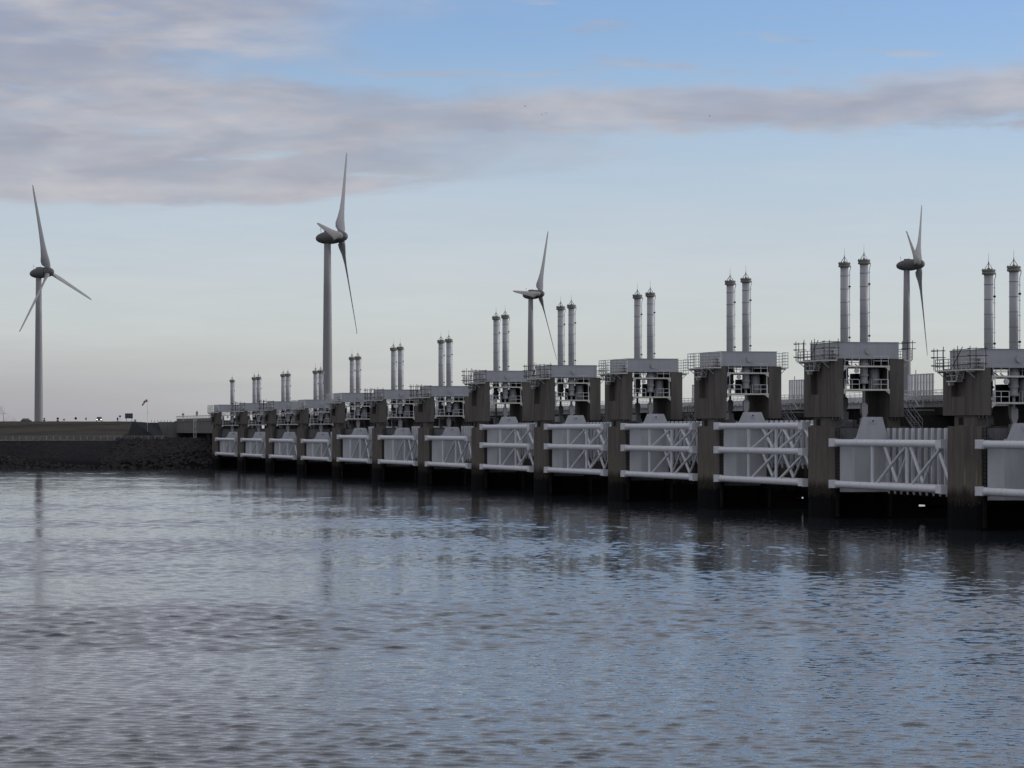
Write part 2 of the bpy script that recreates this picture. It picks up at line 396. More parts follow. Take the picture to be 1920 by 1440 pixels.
def pillar(m, t, front):
    a, b = (0.0, 1.57) if front else (7.25, 8.95)
    z1 = t - 1.87
    if front:                                     # a deep recess in the face that looks at the water
        r0, r1 = z1 - 4.1 if z1 - PB > 6 else z1 - 2.9, z1 - 1.1
        r0 = max(r0, PB + .6)
        m.box(-4.7, -2.35, a, b, PB, z1); m.box(1.55, 4.7, a + .06, b, PB, z1)
        m.box(-2.35, 1.55, a + .03, b, PB, r0); m.box(-2.35, 1.55, a + .02, b, r1, z1); m.box(-2.35, 1.55, a + .75, b, r0, r1)
    else: m.box(-4.7, 4.7, a, b, PB, z1)
def balcony(m, t, front):
    z = t - 2.15
    if front: m.box(-4.6, 5.35, -.95, .02, z, z + .14); m.box(4.72, 5.35, .02, .62, z, z + .14)
    else: m.box(-4.6, 5.2, 8.97, 9.75, z, z + .14)
def balcony_rail(m, t, front, tall):
    z = t - 2.01; h = 1.9 if tall else 1.1; nr = 5 if tall else 3
    if front: m.rail([(-4.55, 0, z), (-4.55, -.9, z), (5.3, -.9, z), (5.3, .58, z)], h, .045, nr, 1.25)
    else: m.rail([(-4.55, 9.02, z), (-4.55, 9.7, z), (5.15, 9.7, z), (5.15, 9.0, z)], h, .045, nr, 1.25)
def brackets(m, t, front):
    z = t - 2.15
    for u in (-3.9, -1.3, 1.3, 4.3):
        if front:
            m.tube((u, -.85, z - .05), (u, -.02, z - .75), .05, n=5); m.box(u - .06, u + .06, -.93, -.02, z - .16, z)
        else:
            m.tube((u, 9.65, z - .05), (u, 8.97, z - .75), .05, n=5); m.box(u - .06, u + .06, 8.97, 9.7, z - .16, z)
def landing(m, t):
    z = t - 3.25
    m.box(-1.9, .9, -.75, -.02, z, z + .12); m.tube((.9, -.7, z + .1), (1.9, -.8, t - 2.1), .06, n=6); m.tube((.9, -.1, z + .1), (1.9, -.2, t - 2.1), .06, n=6)
    for k in range(4): m.box(.95 + .25 * k, 1.15 + .25 * k, -.72, -.1, z + .2 + .26 * k, z + .24 + .26 * k)
    m.rail([(.9, -.72, z + .12), (-1.85, -.72, z + .12), (-1.85, -.05, z + .12)], 1.0, .04, 2, 1.3)
    m.box(-1.7, -1.3, -.6, -.1, z - .35, z)
def platform(m, z):
    for a, b, c, dd in ((-4.4, 4.85, 1.62, 2.55), (-4.4, 4.85, 6.35, 7.2), (4.0, 4.85, 2.55, 6.35), (-4.4, -3.9, 2.55, 6.35), (-1.2, 1.2, 2.55, 6.35)):
        m.box(a, b, c, dd, z, z + .18)
    m.prism([(1.62, z), (1.62, z - .42), (2.15, z)], 'x', 4.5, 4.8); m.prism([(7.2, z), (7.2, z - .42), (6.67, z)], 'x', 4.5, 4.8)
def platform_rail(m, z, k):
    z += .18
    m.rail(([(4.75, 1.75, z), (4.75, 3.5, z)], [(4.75, 7.05, z), (4.75, 5.25, z), (3.2, 5.25, z)], [(-4.3, 1.75, z), (-4.3, 7.05, z)])[k], 1.1, .04, 2, 1.3 if k == 2 else .85)
def stair(m):
    u0, w0, u1, w1 = 1.6, 12.6, 6.4, 10.35
    for v in (9.65, 10.6):
        m.prism([(u0, w0), (u1, w1), (u1, w1 - .25), (u0, w0 - .25)], 'y', v - .03, v + .03)
        m.tube((u0, v, w0 + 1.05), (u1, v, w1 + 1.05), .04, n=5); m.tube((u0, v, w0 + .55), (u1, v, w1 + .55), .03, n=5)
        for k in range(5):
            u = u0 + (u1 - u0) * k / 4; w = w0 + (w1 - w0) * k / 4; m.tube((u, v, w), (u, v, w + 1.05), .03, n=5)
    for k in range(11):
        u = u0 + (u1 - u0) * (k + .5) / 11; w = w0 + (w1 - w0) * (k + .5) / 11; m.box(u - .14, u + .14, 9.68, 10.57, w - .04, w)
    m.box(-1.2, 1.6, 9.5, 13.9, 12.45, 12.6); m.rail([(1.5, 10.7, 12.6), (1.5, 11.4, 12.6)], 1.1, .04, 3, 1.0); m.rail([(-1.1, 9.6, 12.6), (1.5, 9.6, 12.6)], 1.1, .04, 3, 1.2)
    m.prism([(9.5, 12.45), (8.97, 11.9), (8.97, 12.1), (9.3, 12.45)], 'x', .6, .9)
for i in range(12, -2, -1):
    n = 13 - i; t = TOP[i]; tall = i not in DARKSC
    what = 'with a low portal' if t < 17.5 else 'with a tall portal' if t > 20 else 'with a middling portal'
    p = thing('barrier_pier', W(-45 * i, 0), ROT, f'dark brown concrete barrier pier {what}, {ORD[n]} from the dike', 'pier', 'concrete piers of the storm barrier')
    part('shaft', 0, shaft, M['concrete'], p)
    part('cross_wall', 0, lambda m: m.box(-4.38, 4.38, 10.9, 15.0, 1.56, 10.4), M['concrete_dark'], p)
    part('slit_block', 0, lambda m: m.box(-4.38, 4.38, 10.9, 15.0, -5, 1.12), M['concrete_dark'], p)  # low wall added to keep the gap below the bright slit dark
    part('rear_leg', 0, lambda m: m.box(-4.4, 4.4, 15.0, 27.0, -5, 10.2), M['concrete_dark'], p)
    part('neck', 0, lambda m: (m.box(-2.2, 3.9, .3, 1.6, 10.6, PB), m.box(-3.9, 3.9, 7.2, 8.8, 10.6, PB)), M['concrete_pillar'], p)
    part('hole_patch', 0, lambda m: m.box(-.9, .3, .24, .3, 10.75, 11.5), M['recess'], p)  # flat dark plate painted as the shaded hole in the neck
    part('bearing_pins', 0, lambda m: [m.tube((u, v, PB - .28), (u, v, PB), .1, n=8) for u in (4.1,) for v in (.5, .9, 1.3, 7.7, 8.1, 8.5)], M['guide'], p)
    part('pillar', (t, 1), lambda m: pillar(m, t, True), M['concrete_pillar'], p)
    part('pillar', (t, 0), lambda m: pillar(m, t, False), M['concrete_pillar'], p)
    pb = part('portal_beam', t, lambda m: m.box(-4.78, 4.78, .8, 8.3, t - 1.87, t), M['box'], p)
    part('trunnion_cap', t, lambda m: m.tube((4.78, 4.55, t - 1.0), (5.0, 4.55, t - 1.0), .36, n=24), M['box'], pb)
    part('top_plate', t, lambda m: m.box(-4.86, 4.86, .72, 8.38, t, t + .05), M['box'], pb)
    part('floodlight', t, lambda m: (m.box(4.95, 5.15, .35, .75, t - 1.25, t - .8), m.tube((5.05, .6, t - .8), (5.05, .72, t - .5), .05, n=6)), M['rail'], p)
    part('cabinet', t, lambda m: m.box(2.2, 3.4, .1, .62, t - 2.0, t - .7), M['box'], p)
    for fr in (True, False):
        bal = part('balcony', (t, fr), lambda m: balcony(m, t, fr), M['cream'], p)
        part('balcony_railing', (t, fr, tall), lambda m: balcony_rail(m, t, fr, tall), M['rail'], bal)
        part('bracket', (t, fr), lambda m: brackets(m, t, fr), M['rail'], bal)
    part('landing', t, lambda m: landing(m, t), M['rail'], p)
    for z in (t - 5.55, t - 2.85):
        pl = part('platform', (t, z), lambda m: platform(m, z), M['cream'], p)
        for k in range(3): part('platform_railing', (t, z, k), lambda m: platform_rail(m, z, k), M['rail'], pl)
    z = t - 5.37
    part('hydraulic_tank', t, lambda m: m.lathe([(.05, z), (.62, z), (.62, z + 2.3), (.45, z + 2.45)], (2.6, 6.1, 0), 18), M['box'], p)
    part('pump_unit', t, lambda m: m.box(-3.6, -1.6, 5.3, 6.9, z, z + 1.9), M['dark'], p)
    part('pump_motor', t, lambda m: (m.box(-.9, 1.3, 5.9, 7.1, z + .6, z + 2.3), m.box(-.7, 1.1, 6.1, 6.9, z, z + .6)), M['dark'], p)
    part('cable_duct', t, lambda m: (m.box(1.0, 3.6, 5.2, 6.9, z + 2.45, z + 2.72)), M['dark'], p)
    part('accumulator', t, lambda m: m.tube((-3, 3.1, z), (-3, 3.1, z + 2.4), .25, n=10), M['dark'], p)
    part('switch_cabinet', t, lambda m: m.box(-3.7, -2.4, 1.9, 2.7, z + .05, z + 1.7), M['dark'], p)
    part('warning_lamp', t, lambda m: (m.tube((4.75, 3.15, z + 2.1), (5.0, 3.15, z + 2.1), .28, n=16), m.tube((4.7, 3.15, z + 2.1), (4.76, 3.15, z + 2.55), .05, n=6)), M['sign_white'], p)
    for v in (1.95, 6.95): part('pole', (t, v), lambda m: m.tube((4.78, v, z), (4.78, v, z + 2.5), .05, n=6), M['rail'], p)
    part('cable_tray', t, lambda m: [m.tube((u, v, t - 2.3), (u, v + .9, t - 2.9), .06, n=5) for u in (-3.6, 0, 3.6) for v in (2.2, 5.9)], M['dark'], p)
    def gp(m):
        for s in (1, -1):
            x0, x1 = (2.42, 2.6) if s > 0 else (-2.6, -2.42)
            m.box(x0, x1, 1.9, 6.8, 3.0, 10.4)
            for k in range(5): m.box(x1 if s > 0 else x0 - .15, x1 + .15 if s > 0 else x0, 2.1, 2.5, 5 + k * 1.1, 5.35 + k * 1.1)
    part('guide_plate', 0, gp, M['guide'], p)
    part('ladder', 0, lambda m: ([m.tube((4.5, v, 2.2), (4.5, v, 10.5), .04, n=5) for v in (.75, 1.15)] + [m.tube((4.5, .75, 2.4 + .4 * k), (4.5, 1.15, 2.4 + .4 * k), .03, n=5) for k in range(21)]), M['dark'], p)
    part('access_stair', 0, stair, M['guide'], p)
    for v in (.75, 7.2): part('fender', v, lambda m: m.box(4.4, 4.62, v, v + .35, .2, 3.9), M['recess'], p)

# scaffolding tubes above the balconies
def scaff(m, t):
    z0, z1 = t - 2.01, t + .25
    for u, v in ((-4.7, -1.0), (-3.7, -1.0), (-2.0, -1.0), (1.0, -1.0), (2.0, -1.0), (5.42, -1.0), (5.42, -.35), (5.42, .7), (-4.7, .0)):
        m.tube((u, v, z0), (u, v, z1 + random.uniform(-.1, .3)), .045, n=6)
    for z in (z0 + .45, z0 + 1.3, z0 + 2.0):
        m.tube((-5.2, -1.06, z), (-1.6 if z > z0 + 1 else 5.5, -1.06, z), .045, n=6); m.tube((.6, -1.06, z), (5.6, -1.06, z), .045, n=6)
        m.tube((5.48, -1.3, z + .06), (5.48, .9, z + .06), .045, n=6); m.tube((-4.76, -1.3, z + .06), (-4.76, .3, z + .06), .045, n=6)
    m.tube((1.0, -1.1, z0 + .4), (3.6, -1.1, z1), .045, n=6)
def scaff_rear(m, t):
    z0, z1 = t - 2.01, t + .25
    for u, v in ((5.25, 9.2), (5.25, 9.8), (-4.7, 9.8), (2.0, 9.8)): m.tube((u, v, z0), (u, v, z1), .045, n=6)
    for z in (z0 + 1.3, z0 + 2.0): m.tube((5.31, 8.4, z), (5.31, 10.2, z), .045, n=6); m.tube((-4.9, 9.86, z), (5.5, 9.86, z), .045, n=6)
for i in DARKSC:
    for nm, fn_ in (('front', scaff), ('rear', scaff_rear)):
        o = part('scaffold', (TOP[i], nm), lambda m: fn_(m, TOP[i]), M['scaff'], None)
        o.location = W(-45 * i, 0); o.rotation_euler = (0, 0, ROT)
        tag(o, f'dark scaffold tubes on the {nm} balcony of the {ORD[13 - i]} pier from the dike', 'scaffold', 'scaffold tubes on the piers')

# ------------------------------------------------------------------ hydraulic cylinders
def cap(m, c):
    m.lathe([(.48, c - .62), (.52, c - .55), (.70, c - .5), (.70, c - .3), (.66, c - .28), (.66, c - .2), (.72, c - .18), (.72, c - .02), (.3, c + .02)], n=22)
    rr = random.Random(3)
    for k in range(22):
        a = rr.uniform(0, 6.28); m.box(.62 * math.cos(a) - .05, .62 * math.cos(a) + .05, .62 * math.sin(a) - .05, .62 * math.sin(a) + .05, c - .05, c + rr.uniform(.0, .09))
    m.lathe([(.16, c), (.16, c + .12), (.1, c + .2)], n=10)
def mast(m, c):
    for a in (0, 1.571, 3.1416, 4.712): m.tube((.62 * math.cos(a + .4), .62 * math.sin(a + .4), c), (0, 0, c + .72), .022, n=5)
    m.tube((0, 0, c + .1), (0, 0, c + .85), .05, n=6); m.tube((0, 0, c + .85), (0, 0, c + 1.75), .02, .008, n=5)
def cylinder(i, side):
    t, c = TOP[i], CYL[i]
    gi = i if side > 0 else i + 1                # the gate this cylinder lifts
    lt = LUG.get(gi, LUG[0])
    where = 'nearer the road end' if side > 0 else 'nearer the dike'
    n = 13 - i
    lab = f'pale grey hydraulic cylinder on the {ORD[n]} pier from the dike, ' + ('side away from dike' if side > 0 else 'dike side')
    o = thing('hydraulic_cylinder', W(-45 * i + 3.4 * side, 4.55), ROT, lab, 'cylinder', 'hydraulic cylinders standing in pairs on the piers')
    part('barrel', (t, c), lambda m: m.lathe([(.4, t - .5), (.475, t - .5), (.475, c - .55), (.4, c - .55)], n=24), M['cyl'], o)
    cp = part('cap', c, lambda m: cap(m, c), M['cap'], o)
    part('lightning_mast', c, lambda m: mast(m, c), M['scaff'], cp)
    for k in range(int((c - t - .9) / 1.55) + 1):
        z = c - 1.55 - 1.55 * k
        if z > t + .2: part('band', z, lambda m: m.lathe([(.47, z - .03), (.5, z - .03), (.5, z + .03), (.47, z + .03)], n=20), M['guide'], o)
    def pipe(m):
        m.tube((.15, .6, t), (.15, .6, c - 1.1), .055, n=8); m.tube((.15, .6, c - 1.1), (.15, .74, c - .6), .055, n=8); m.tube((.15, .74, c - .6), (.15, .72, c - .3), .055, n=8)
        k = 0
        while t + .4 + k * 1.55 < c - 1.3:
            m.box(.08, .22, .45, .68, t + .36 + k * 1.55, t + .44 + k * 1.55); k += 1
    part('pipe', (t, c), pipe, M['white'], o)
    part('clamp', (t, c), lambda m: [m.box(.05, .25, .5, .7, z, z + .2) for z in (t + .7, c - 2.9)], M['dark'], o)
    part('lower_barrel', t, lambda m: m.lathe([(.3, t - 4.75), (.52, t - 4.75), (.52, t - 4.45), (.44, t - 4.4), (.44, t - 3.9), (.56, t - 3.85), (.56, t - 3.7), (.46, t - 3.6), (.46, t - 2.75),
        (.62, t - 2.7), (.62, t - 2.35), (.5, t - 2.3), (.5, t - 1.9), (.3, t - 1.9)], n=24), M['cyl'], o)
    z0, z1 = lt + 1.55, t - 4.7
    part('rod', (t, lt), lambda m: m.lathe([(.16, z0 - .2), (.16, z1)], n=14), M['rod'], o)
    part('clevis', lt, lambda m: (m.box(-.3, .3, -.36, .36, lt + .5, lt + 1.45), m.lathe([(.36, lt + 1.4), (.3, lt + 1.6), (.18, lt + 1.65)], n=14),
        m.prism([(-.36, lt + .5), (.36, lt + .5), (.1, lt - .3), (-.1, lt - .3)], 'x', -.28, .28)), M['rod'], o)
for i in range(12, -2, -1):
    cylinder(i, 1)
    if i < 12: cylinder(i, -1)

# ------------------------------------------------------------------ the gates
def tubes(m, segs, r, n=10):
    for a, b in segs: m.tube(a, b, r, n=n)
for i in range(12, -1, -1):
    ch = CHORDS[i]; lt = LUG[i]; s0, s1 = SKIN[i]; n = 13 - i
    cnt = {2: 'two', 3: 'three'}[len(ch)]
    gt = thing('lifting_gate', W(-45 * i, 0, ch[0]), ROT, f'white tubular steel lifting gate with {cnt} front tubes, in the {ORD[n]} opening from the dike', 'gate', 'raised steel gates between the piers')
    B = ch[0]; top = ch[-1]
    for w in ch:
        z = w - B
        o = part('chord_tube', z, lambda m: m.tube((6.0, .2, z), (39.4, .2, z), .40, n=20), M['white'], gt)
        for a, b in ((4.95, 6.7), (38.7, 40.45)):
            part('end_box', (z, a), lambda m: (m.box(a, b, -.23, .63, z - .42, z + .42), m.box(a - .04 if a < 20 else b, a if a < 20 else b + .04, -.29, .69, z - .48, z + .48)), M['white'], o)
        part('back_tube', z, lambda m: m.tube((5.9, 5.3, z), (39.2, 5.3, z), .26, n=12), M['white'], gt)
        for u in (6.6, 12.4, 18.3, 24.0, 29.2, 34.0, 38.5):
            part('cross_tube', (z, u), lambda m: m.tube((u, .2, z), (u, 5.3, z), .12, n=8), M['white'], gt)
    for w0, w1 in zip(ch, ch[1:]):
        a, b = w0 - B + .3, w1 - B - .3
        for u in (18.3, 29.2): part('strut', (a, b, u), lambda m: m.tube((u, .2, a), (u, .2, b), .19, n=12), M['white'], gt)
        for u, uu in ((19.5, 28.8), (30.4, 39.4)): part('diagonal', (a, b, u), lambda m: m.tube((u, .25, a), (uu, .25, b), .17, n=12), M['white'], gt)
        for k in range(7):
            u = 8.2 + 4.15 * k; p, q = ((u, 5.3, b), (u + 4.15, 5.3, a)) if k % 2 == 0 else ((u, 5.3, a), (u + 4.15, 5.3, b))
            part('back_brace', (a, b, k), lambda m: m.tube(p, q, .2 if k % 2 == 0 else .15, n=10), M['white'], gt)
    for s in (0, 1):
        f = (lambda u: u) if s == 0 else (lambda u: 45.0 - u)
        def bh(m):
            x = sorted((f(6.0), f(6.2))); m.box(x[0], x[1], 2.4, 6.45, -.2 if i > 1 else -.9, top - B + .55)
        bk = part('bulkhead', (i, s), bh, M['gate_grey'], gt)
        if s == 0: part('bulkhead_wing', (i, s), lambda m: m.prism([(f(5.0), 1.05), (f(6.02), 2.4), (f(6.2), 2.4), (f(5.2), 1.0)], 'z', -.2 if i > 1 else -.9, top - B), M['gate_grey'], bk)
        def lg(m):
            x = sorted((f(6.22), f(6.6))); m.prism([(2.35, top - B - .2), (6.5, top - B - .2), (5.65, lt - B), (3.3, lt - B)], 'x', x[0], x[1])
        l = part('lifting_lug', (i, s), lg, M['gate_grey'], gt)
        def boss(m):
            m.tube((f(6.6), 4.45, lt - B - .45), (f(6.72), 4.45, lt - B - .45), .32, n=18)
        part('pin_boss', (i, s), boss, M['gate_grey'], l)
        part('pin', (i, s), lambda m: m.tube((f(6.7), 4.45, lt - B - .45), (f(6.8), 4.45, lt - B - .45), .1, n=10), M['dark'], l)
        def arm(m):
            x = sorted((f(2.75), f(6.2))); m.box(x[0], x[1], 4.25, 4.85, lt - B - .95, lt - B - .12)
        part('lug_arm', (i, s), arm, M['gate_grey'], l)
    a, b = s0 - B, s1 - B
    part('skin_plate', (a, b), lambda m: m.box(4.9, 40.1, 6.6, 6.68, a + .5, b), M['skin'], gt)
    part('back_girder', (a, b), lambda m: (m.box(5, 40, 6.68, 7.1, a + 1, a + 1.4), m.box(5, 40, 6.68, 7.1, b - .9, b - .5)), M['gate_grey'], gt)
    k0 = part('skin_rib', (a, b), lambda m: m.prism([(6.62, b + .02), (6.27, b + .02), (6.27, a + .75), (6.5, a), (6.62, a)], 'x', -.12, .12), M['white'], gt)
    for k in range(17):
        r = k0 if k == 0 else obj('skin_rib', k0.data, gt)
        r.location = (6.3 + 2.03 * k, 0, 0)

# ------------------------------------------------------------------ upper beams, bridge, screens
for i in range(12, -1, -1):
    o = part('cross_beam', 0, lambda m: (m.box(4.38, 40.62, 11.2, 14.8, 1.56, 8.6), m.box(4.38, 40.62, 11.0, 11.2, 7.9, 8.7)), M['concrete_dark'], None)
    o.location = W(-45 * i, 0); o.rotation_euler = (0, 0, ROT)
    tag(o, f'dark concrete cross beam low behind the gate of the {ORD[13 - i]} opening from the dike', 'beam', 'concrete beams behind the gates')
br = thing('road_bridge', W(-45 * 12, 20, 9.5), ROT, 'long pale concrete road bridge running behind the barrier piers', 'bridge')
Bz = 9.5
def deck(m):
    m.box(-22.48, 22.48, 14.6, 27.6, 12.9 - Bz, 13.6 - Bz)
def edge(m):
    k = -22.45
    m.box(-22.45, 22.45, 13.9, 14.6, 13.75 - Bz, 14.3 - Bz); m.box(-22.45, 22.45, 27.6, 28.2, 13.2 - Bz, 14.3 - Bz)
    while k < 22:                                # scalloped lower edge
        w = 1.5 if abs(k) > 4 else .8
        m.box(k, k + w, 13.92, 14.6, 13.58 - Bz, 13.75 - Bz); k += w + .55
def girder(m):
    m.prism([(17, 12.9 - Bz), (25, 12.9 - Bz), (24, 10.4 - Bz), (18, 10.4 - Bz)], 'x', -22.46, 22.46)
    m.prism([(-8, 12.88 - Bz), (8, 12.88 - Bz), (6.2, 11.95 - Bz), (-6.2, 11.95 - Bz)], 'y', 14.7, 17.4)
    m.box(-3, 3, 18.4, 23.6, 10.18 - Bz, 10.45 - Bz)
def bridge_rail(m):
    m.rail([(-22.4, 14.0, 14.3 - Bz), (22.4, 14.0, 14.3 - Bz)], .58, .04, 2, 1.9); m.rail([(-22.4, 28.0, 14.3 - Bz), (22.4, 28.0, 14.3 - Bz)], .58, .04, 2, 1.9)
for i in range(12, -2, -1):
    for nm, fn, mt in (('deck_slab', deck, 'concrete_pale'), ('edge_beam', edge, 'concrete_pale'), ('box_girder', girder, 'concrete_dark'), ('railing', bridge_rail, 'rail')):
        o = part(nm, 0, fn, M[mt], br); o.location = (45 * (12 - i), -20, 0)
    if i >= 0:
        ws = thing('wind_screen', W(-45 * i, 14.2, 14.3), ROT, f'white slatted screen on the bridge edge behind the {ORD[13 - i]} pier from the dike', 'screen', 'slatted screens along the bridge')
        for k in range(9):
            part('slat', 'a', lambda m: m.box(-.33, .33, -.04, .04, 0, 2.45), M['white'], ws).location = (-7.6 + .98 * k, 0, 0)
        part('frame', 'a', lambda m: (m.box(-7.95, .6, -.06, .06, 2.45, 2.56), m.box(-7.95, .6, .04, .1, .4, .48), m.box(-7.95, .6, .04, .1, 1.5, 1.56)), M['rail'], ws)
        o = part('bent_pipe', 'a', lambda m: [m.tube(a, b, .07, n=6) for a, b in zip([(-3.2, 0, 3.0), (-3.2, 0, -.6), (-2.2, 0, -1.35), (-.9, 0, -1.35), (-.6, 0, -.4)], [(-3.2, 0, -.6), (-2.2, 0, -1.35), (-.9, 0, -1.35), (-.6, 0, -.4), (-.6, .5, -.4)])], M['rail'], None)
        o.location = W(-45 * i, 13.4, 14.3); o.rotation_euler = (0, 0, ROT)
        tag(o, f'bent white pipe hanging on the bridge edge at the {ORD[13 - i]} pier from the dike', 'pipe', 'bent pipes on the bridge edge')

# ------------------------------------------------------------------ dike, island, abutment
def lerp_prof(x, P):
    for (a, ya), (b, yb) in zip(P, P[1:]):
        if x <= b: return ya + (yb - ya) * max(0, (x - a)) / (b - a)
    return P[-1][1]
def ywl(X): return 866 + (X + 138) * (-.84 if X > -138 else -.25)
def ground_h(X, Y):
    u, v = uvof((X, Y))
    y0 = ywl(X)
    if Y < 888: h = -2.5 + (Y - y0 + 6) / (888 - y0 + 6) * 9.9
    elif Y < 892 + max(0, -126 - X) * .5: h = 7.42
    else:
        e = 892 + max(0, -126 - X) * .5
        h = lerp_prof(Y, [(e, 7.45), (944, 12.6), (950, 12.75), (1110, 12.75), (1150, 4.2), (99999, 4.2)])
    if Y > 892 and Y < 1100:                      # the grass dike ends in a slope before the abutment
        edge = -100.5 - (Y - 892) * .085
        h = min(h, 7.4 + max(0.0, (edge - X)) * .85)
    h = min(h, (46 - v) / 1.5)
    if u > -555: h = min(h, 5.5 - (u + 555) * .55)
    return max(h, -4)
xs = []; X = -760
while X < -30: xs.append(X); X += 12 if X < -200 else (1.2 if X < -160 else .8)
ys = []; Y = 800
while Y < 1180: ys.append(Y); Y += .8 if Y < 892 else (1.3 if Y < 952 else 10)
me = MB(); rnd = random.Random(5)
import mathutils
for Y in ys:
    for X in xs:
        h = ground_h(X, Y); q = mathutils.noise.fractal(Vector((X * .22, Y * .22, 3)), 1.0, 2.0, 4)
        amp = .22 if Y < 887 else (.02 if Y < 893 else .10)
        me.v.append((X, Y, h + q * amp))
nx = len(xs)
for j in range(len(ys) - 1):
    for k in range(nx - 1): me.quad(j * nx + k, j * nx + k + 1, (j + 1) * nx + k + 1, (j + 1) * nx + k, sm=True)
def dike_mat():
    m = bpy.data.materials.new('dike_ground'); m.use_nodes = True; t = m.node_tree; n = NG(t); b = t.nodes['Principled BSDF']
    b.inputs['Roughness'].default_value = 1.0; b.inputs['Specular IOR Level'].default_value = .04
    pos = n.new('ShaderNodeNewGeometry').outputs['Position']; q = n.sep(pos)
    f1 = n.noise(n.mapping(pos, (.35, 1, 1), rot=(0, 0, R(25))), .11, 5, .6)[0]; f2 = n.noise(pos, 1.2, 5, .6)[0]
    grass = n.mix(n.ss(.38, .62, f1), (.050, .046, .042, 1), (.088, .077, .062, 1))
    grass = n.mix(n.m('MULTIPLY', n.ss(.45, .7, f2), .5), grass, (.032, .036, .025, 1))
    rock = n.mix(n.ss(.4, .65, f2), (.020, .020, .023, 1), (.037, .033, .033, 1))
    wet = n.m('SUBTRACT', 1.0, n.ss(1.6, 3.4, n.m('ADD', q[2], f2)))
    rock = n.mix(wet, rock, (.010, .011, .012, 1))
    yy = n.m('ADD', q[1], n.m('MULTIPLY', f2, .6))
    edge = n.m('ADD', 892.2, n.m('MULTIPLY', n.m('MAXIMUM', n.m('SUBTRACT', -126.0, q[0]), 0.0), .5))
    c = n.mix(n.ss(887.6, 888.2, yy), rock, (.20, .195, .175, 1))
    c = n.mix(n.m('GREATER_THAN', q[1], edge), c, grass)
    # darker end slope of the dike beside the abutment
    end_dark = n.m('MULTIPLY', n.m('GREATER_THAN', n.m('ADD', n.m('ADD', q[0], n.m('MULTIPLY', f2, 1.2)), n.m('MULTIPLY', n.m('SUBTRACT', q[1], 892.0), .085)), -107.0), n.m('GREATER_THAN', q[1], 892.2))
    c = n.mix(end_dark, c, (.020, .020, .023, 1))
    n.put(b.inputs['Base Color'], c)
    bp = n.new('ShaderNodeBump'); bp.inputs['Strength'].default_value = .6; bp.inputs['Distance'].default_value = .2
    n.put(bp.inputs['Height'], f2); n.put(b.inputs['Normal'], bp.outputs[0])
    return m
DM = dike_mat()
tag(obj('dike', me.mesh('dike', DM, fix=False)), kind='structure')
mb = MB(); isl = [(-3000, 1160), (-120, 1165), (-60, 1150), (30, 1210), (160, 1260), (420, 1290), (900, 1500), (1200, 2300), (300, 2900), (-3000, 2900)]
cx, cy = -300, 1900
inner = [(cx + (x - cx) * .985, cy + (y - cy) * .985) for x, y in isl]
mb.v += [(x, y, -1.5) for x, y in isl] + [(x, y, 4.3) for x, y in inner]
k = len(isl); mb.f.append(tuple(range(k, 2 * k))); mb.sm.append(False)
for a in range(k): mb.quad(a, (a + 1) % k, k + (a + 1) % k, k + a)
tag(mb.build('island_ground', mat('island_grass', (.06, .06, .035), .95, 0, .3, .05)), kind='structure')

# loose armour stones on the revetment
rk = MB(); rnd = random.Random(11)
def stone(m, c, r, rn):
    b = len(m.v); base = [(0, 0, 1), (.9, 0, .3), (.28, .85, .35), (-.75, .5, .3), (-.7, -.55, .35), (.3, -.85, .3), (.7, .5, -.4), (-.3, .85, -.45), (-.9, 0, -.4), (-.25, -.85, -.4), (.75, -.5, -.4), (0, 0, -.9)]
    ca = rn.uniform(0, 6.28); cs, sn = math.cos(ca), math.sin(ca); sx, sy, sz = rn.uniform(.7, 1.3), rn.uniform(.7, 1.2), rn.uniform(.5, .95)
    for x, y, z in base:
        k = rn.uniform(.75, 1.2); x, y, z = x * sx * k * r, y * sy * k * r, z * sz * k * r
        m.v.append((c[0] + x * cs - y * sn, c[1] + x * sn + y * cs, c[2] + z))
    for a, q, e in ((0, 1, 2), (0, 2, 3), (0, 3, 4), (0, 4, 5), (0, 5, 1), (1, 6, 2), (2, 6, 7), (2, 7, 3), (3, 7, 8), (3, 8, 4), (4, 8, 9), (4, 9, 5), (5, 9, 10), (5, 10, 1), (1, 10, 6), (6, 11, 7), (7, 11, 8), (8, 11, 9), (9, 11, 10), (10, 11, 6)):
        m.f.append((b + a, b + q, b + e)); m.sm.append(False)
for _ in range(9000):
    X = rnd.uniform(-190, -62) if rnd.random() < .75 else rnd.uniform(-108, -76); y0 = ywl(X)
    Y = rnd.uniform(y0 - 4, 887.5) if rnd.random() < .8 or X < -112 else rnd.uniform(888, 905)
    if X < -110 and Y > y0 + 9: continue
    h = ground_h(X, Y)
    if h < -1: continue
    uu, v_ = uvof((X, Y))
    if uu > -547 and -1 < v_ < 28: continue
    stone(rk, (X, Y, h + .05), rnd.uniform(.25, .75) if X < -110 else rnd.uniform(.35, 1.0), rnd)
sm = mat('armour_stone', (.030, .029, .031), .95, 0, .4, .8, col2=(.055, .048, .043), bump=.4, bscale=2)
tag(obj('armour_stones', rk.mesh('armour_stones', sm, fix=False)), 'loose dark armour stones along the foot of the dike', 'stones', kind='stuff')

